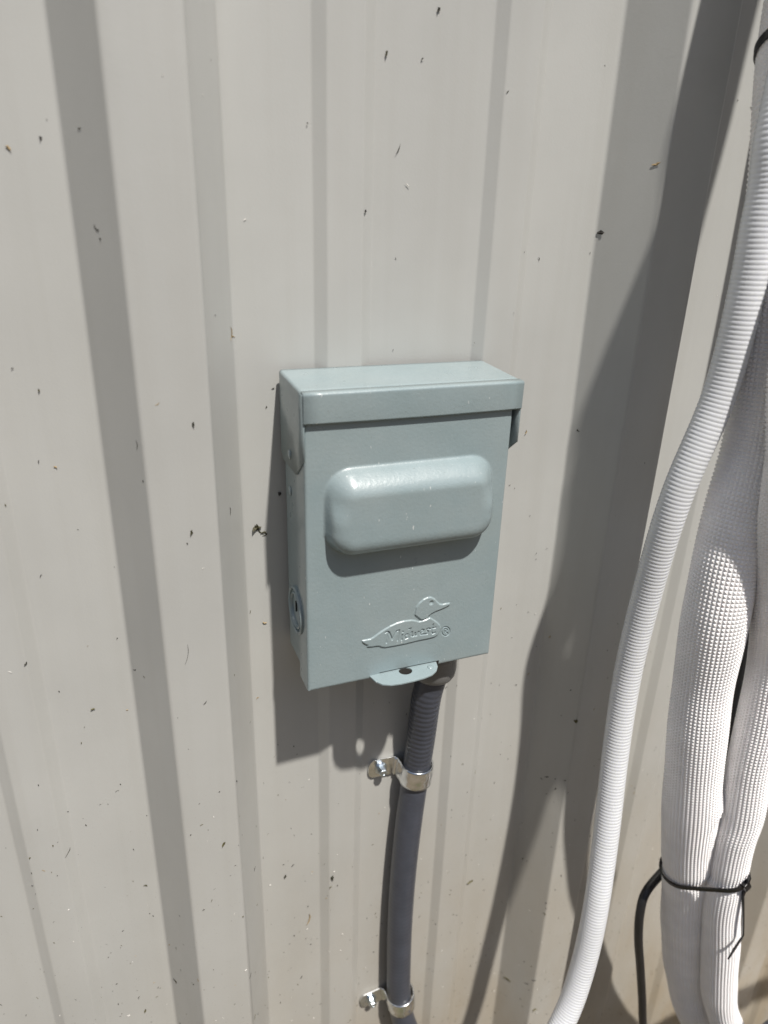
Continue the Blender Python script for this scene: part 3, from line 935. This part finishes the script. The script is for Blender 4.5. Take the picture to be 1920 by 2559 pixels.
def zip_tie(pa, pb, label, tail=True):
    a, ta = nearest(QA, TA, pa)
    b, tb = nearest(QB, TB, pb)
    nrm = ta + tb; nrm /= np.linalg.norm(nrm)
    loop, u, v = stadium(a, RA + 0.0004, b, RB_ + 0.0004, nrm)
    nrm = np.cross(u, v)
    t = thing('cable_tie', label, 'cable tie', tuple(loop[0]), 'black cable ties round the insulated pipes')
    V, F = band_loop(loop, nrm, 0.0034, 0.0013)
    me = fix_normals(mesh('strap', V, F))
    st = child('strap', me, M['tie'], t, True)
    smooth_by_angle(me, 40)
    if not tail:
        return
    # locking head at the right front of the bundle
    th = HEAD_ANGLE
    d = b - a
    hp = a + d + (RB_ + 0.0022) * (math.cos(th) * u + math.sin(th) * v)
    o = math.cos(th) * u + math.sin(th) * v
    tg = np.cross(nrm, o)
    def block(c, e1, e2, e3, name, parent, mat, bev):
        V = [c + sx * e1 + sy * e2 + sz * e3 for sx in (-1, 1) for sy in (-1, 1) for sz in (-1, 1)]
        F = [(0, 1, 3, 2), (4, 6, 7, 5), (0, 4, 5, 1), (2, 3, 7, 6), (0, 2, 6, 4), (1, 5, 7, 3)]
        me = fix_normals(mesh(name, V, F))
        ob = child(name, me, mat, parent)
        m_ = ob.modifiers.new('edge', 'BEVEL'); m_.width = bev; m_.segments = 3
        return ob
    block(hp, o * 0.0026, nrm * 0.0030, tg * 0.0030, 'locking_head', t, M['tie'], 0.0005)
    # free end: hangs down, then kinks to the left
    p0 = hp + o * 0.001
    pts = [p0 - np.array([0, 0, -0.010]) + o * 0.0002, p0] + [np.array(q) for q in TAIL]
    wdir = [np.array((0.45, 1.0, 0.0))] * 5 + [np.array((0.62, 0.1, -0.62))] * 3
    V, F = [], []
    for i, p in enumerate(pts):
        tn = pts[min(i + 1, len(pts) - 1)] - pts[max(i - 1, 0)]
        tn = tn / np.linalg.norm(tn)
        e = wdir[i] - tn * (wdir[i] @ tn); e /= np.linalg.norm(e)
        f = np.cross(tn, e)
        wd = 0.0016 if i < len(pts) - 1 else 0.0007
        for sa, sb in ((-1, -1), (1, -1), (1, 1), (-1, 1)):
            V.append(p + e * (sa * wd) + f * (sb * 0.00055))
    for i in range(len(pts) - 1):
        for j in range(4):
            m_ = (j + 1) % 4
            F.append((i * 4 + j, i * 4 + m_, (i + 1) * 4 + m_, (i + 1) * 4 + j))
    F.append((0, 3, 2, 1)); k = (len(pts) - 1) * 4; F.append((k, k + 1, k + 2, k + 3))
    child('free_end', fix_normals(mesh('free_end', V, F)), M['tie'], t)

HEAD_ANGLE = 0.45
TAIL = TIE_TAIL
zip_tie(TIE_A, TIE_B, 'black cable tie with a long bent free end round both insulated pipes')

def top_tie():
    a, ta = nearest(QA, TA, (0.3570, -0.071, 1.245))
    nrm = ta * 1.0
    nrm = nrm / np.linalg.norm(nrm)
    b, _ = nearest(QB, TB, (0.410, -0.075, 1.25))
    loop, u, v = stadium(a, RA + 0.0006, b, RB_ + 0.0006, nrm)
    V, F = band_loop(loop, nrm, 0.0046, 0.0012)
    me = fix_normals(mesh('cable_tie', V, F))
    smooth_by_angle(me, 40)
    o = link('cable_tie', me, M['tie'])
    tag(o, 'black cable tie round the pipes at the top right corner', 'cable tie', 'black cable ties round the insulated pipes')
top_tie()

# ------------------------------------------------------------------ grass clippings and crumbs stuck to the wall
def shard(L, wdt, ang, rnd, curl=0.0):
    """small bent sliver, lying in the x-z plane, thickness towards -y"""
    n = 4
    V, F = [], []
    for i in range(n + 1):
        t = i / n - 0.5
        hw = wdt * (1 - (2 * t) ** 2 * 0.8) * rnd.uniform(0.7, 1.2) * 0.5
        cx = t * L; cz = curl * L * (4 * t * t - 0.5) + rnd.uniform(-1, 1) * wdt * 0.2
        lift = 0.00012 + rnd.uniform(0, 0.0003) + abs(t) * wdt * 0.4
        V += [(cx, -lift, cz - hw), (cx, -lift - wdt * 0.35, cz), (cx, -lift, cz + hw)]
    for i in range(n):
        for j in range(2):
            F.append((i * 3 + j, i * 3 + j + 1, (i + 1) * 3 + j + 1, (i + 1) * 3 + j))
        F.append((i * 3 + 2, i * 3, (i + 1) * 3, (i + 1) * 3 + 2))
    ca, sa = math.cos(math.radians(ang)), math.sin(math.radians(ang))
    V = [(x * ca - z * sa, y, x * sa + z * ca) for x, y, z in V]
    return V, F

def covered(x, z):
    return BX0 - 0.002 < x < BX1 and ZB < z < ZC - 0.08

def specks():
    r = random.Random(21)
    V, F, MI = [], [], []
    n = 0
    while n < 6000:
        x = r.uniform(-0.42, 1.05)
        z = r.uniform(0.06, 1.5)
        dens = 0.045 + 0.955 * max(0.0, min(1.0, (1.08 - z) / 0.62)) ** 1.6
        if r.random() > dens or covered(x, z):
            continue
        n += 1
        big = r.random()
        L = r.uniform(0.0006, 0.0015) if big < 0.82 else r.uniform(0.0015, 0.0029)
        v, f = shard(L, L * r.uniform(0.25, 0.7) if big < 0.80 else L * r.uniform(0.12, 0.35), r.gauss(75, 45), r, r.uniform(-0.3, 0.3))
        k = len(V)
        y = wall_y(x)
        V += [(a + x, b + wall_y(x + a), c + z) for a, b, c in v]
        F += [tuple(q + k for q in g_) for g_ in f]
        c = r.random()
        MI += [0 if c < 0.45 else 1 if c < 0.68 else 2 if c < 0.74 else 3 if c < 0.86 else 4] * len(f)
    me = mesh('grass_clippings', V, F)
    me.polygons.foreach_set('material_index', MI)
    o = link('grass_clippings', me, [M['grass_dark'], M['grass_olive'], M['straw'], M['soot'], M['pale']])
    o['kind'] = 'stuff'
    o['label'] = 'tiny dark grass clippings and crumbs scattered over the metal wall'
    o['category'] = 'debris'
specks()

SCRAPS = [
    ('clump', 'withered_leaf', 'dark_olive', 'dark withered leaf scrap with a curled stalk, left of the box', 'leaf'),
    ('leafA', 'leaf_scrap', 'dark_olive', 'small dark green leaf scrap on the rib left of the raised cover', 'leaf'),
    ('leafB', 'leaf_scrap', 'grass_dark', 'slim upright dark leaf scrap on the rib level with the lid', 'leaf'),
    ('speckL', 'soil_crumb', 'soot', 'black crumb in the shadow just left of the box side', 'crumb'),
    ('brown', 'leaf_scrap', 'straw', 'small brown leaf scrap in the strip left of the knockout', 'leaf'),
    ('leafC', 'leaf_scrap', 'grass_dark', 'dark slanting leaf scrap near the left edge below mid-height', 'leaf'),
    ('leafD', 'leaf_scrap', 'dark_olive', 'small olive leaf scrap near the left edge above mid-height', 'leaf'),
    ('tanA', 'leaf_scrap', 'straw', 'small tan leaf scrap left of the dark rib at mid-height', 'leaf'),
    ('dot', 'soil_crumb', 'soot', 'round black crumb high up left of the dark rib', 'crumb'),
    ('tanB', 'leaf_scrap', 'straw', 'tan husk at the left edge high on the wall', 'leaf'),
    ('curlT', 'dried_tendril', 'straw', 'upright tan tendril above and left of the box lid', 'tendril'),
    ('twigY', 'grass_twig', 'grass_dark', 'thin forked dark twig on the shaded slope of the left rib', 'twig'),
    ('seedA', 'seed', 'dark_olive', 'dark upright seed near the top centre of the wall', 'seed'),
    ('seedB', 'seed', 'grass_dark', 'small reddish dark seed right of the top centre', 'seed'),
    ('husk', 'grass_husk', 'grass_dark', 'long slanting grass husk high above the box', 'husk'),
    ('curlW', 'grass_husk', 'pale', 'pale curled husk above the box below the long slanting husk', 'husk'),
    ('seedD', 'seed', 'straw', 'pale seed with a hair on the shaded right rib', 'seed'),
    ('chipR', 'soil_crumb', 'soot', 'black crumb at the shaded right rib edge above the box', 'crumb'),
    ('ringB', 'soil_crumb', 'soot', 'dark ring-shaped crumb above the box left of centre', 'crumb'),
    ('blot', 'soil_crumb', 'grass_dark', 'dark crumb at the very top edge right of centre', 'crumb'),
    ('scrapA', 'leaf_scrap', 'grass_dark', 'dark drop-shaped scrap below the box, left of the conduit', 'leaf'),
    ('scrapB', 'leaf_scrap', 'grass_dark', 'slim dark upright scrap close to the conduit below the box', 'leaf'),
    ('curlB', 'dried_tendril', 'straw', 'faded brown curved tendril left of the conduit near the bottom', 'tendril'),
    ('scrapC', 'leaf_scrap', 'grass_dark', 'dark scrap on the shaded left rib slope at the bottom', 'leaf'),
    ('scrapD', 'leaf_scrap', 'grass_olive', 'olive upright scrap at the bottom edge left of the dark rib', 'leaf'),
    ('twigB', 'grass_twig', 'grass_dark', 'slanting dark twig low on the far left of the wall', 'twig'),
    ('yellow', 'leaf_scrap', 'grass_olive', 'yellow-green scrap on the lapped rib below the box', 'leaf'),
    ('scrapE', 'leaf_scrap', 'dark_olive', 'olive scrap tilted down beside the dark rib, low left', 'leaf'),
    ('green', 'leaf_scrap', 'grass_olive', 'olive green leaf scrap right of the conduit near the bottom', 'leaf'),
    ('olive', 'leaf_scrap', 'grass_olive', 'olive scrap on the shaded rib left of the drain hose', 'leaf'),
    ('oliveB', 'leaf_scrap', 'grass_olive', 'olive scrap in the drain hose shadow near the bottom', 'leaf'),
    ('oliveC', 'leaf_scrap', 'grass_olive', 'mossy scrap with a thread beside the drain hose at the bottom', 'leaf'),
    ('moss', 'leaf_scrap', 'grass_olive', 'small mossy scrap left of the dark rib below mid-height', 'leaf'),
    ('slashA', 'grass_twig', 'grass_dark', 'short bent twig beside the lapped rib level with the box bottom', 'twig'),
    ('twigC', 'grass_twig', 'grass_dark', 'thin upright sliver on the lap strip left of the raised cover', 'twig'),
    ('hair', 'grass_stalk', 'grass_dark', 'hair-thin long stalk on the left rib beside the lower box', 'stalk'),
    ('hairB', 'grass_stalk', 'grass_dark', 'thin short upright stalk at the dark rib edge left of the lid', 'stalk'),
]
M['dark_olive'] = plain('leaf_dark_olive', (0.050, 0.046, 0.020), 0.7, nscale=900, namp=0.5)
def scraps():
    for i, (key, name, mat, label, cat) in enumerate(SCRAPS):
        x, z, L, ang = DEBRIS[key]
        L *= 0.74
        r = random.Random(100 + i)
        V, F = [], []
        def add(v, f, dx=0, dz=0):
            k = len(V)
            V.extend([(a + dx, b, c + dz) for a, b, c in v]); F.extend([tuple(q + k for q in g_) for g_ in f])
        if key == 'clump':
            add(*shard(0.0050, 0.0034, 60, r, 0.3), -0.0018, 0.0014)
            add(*shard(0.0042, 0.0022, -30, r, 0.4), -0.0006, 0.0018)
            add(*shard(0.0060, 0.0007, -55, r, 0.2), 0.0012, -0.0014)
            add(*shard(0.0042, 0.0012, -25, r, -0.3), 0.0034, -0.0030)
            add(*shard(0.0032, 0.0006, 20, r, 0.3), 0.0040, -0.0040)
        elif cat == 'stalk':
            add(*shard(L, 0.00028, ang, r, 0.08))
        elif cat in ('twig', 'husk', 'tendril'):
            add(*shard(L, max(0.0005, L * 0.09), ang, r, 0.12))
            if key in ('twigY', 'curlT'): add(*shard(L * 0.4, max(0.0005, L * 0.09), ang + 50, r, -0.2), L * 0.14, -L * 0.2)
        elif cat == 'crumb':
            add(*shard(L, L * 0.85, ang, r, 0.1)); add(*shard(L * .7, L * 0.5, ang + 80, r, 0.1), L * .2, L * .2)
        else:
            add(*shard(L, L * 0.46, ang, r, r.uniform(-.2, .2))); add(*shard(L * .5, L * 0.3, ang + 12, r, 0.2), L * .05, -L * .08)
        y = wall_y(x)
        V = [(a, b + wall_y(x + a) - y, c) for a, b, c in V]
        o = link(name, fix_normals(mesh(name, V, F)), M[mat])
        o.location = (x, y - 0.0001, z)
        tag(o, label, cat, None)
scraps()
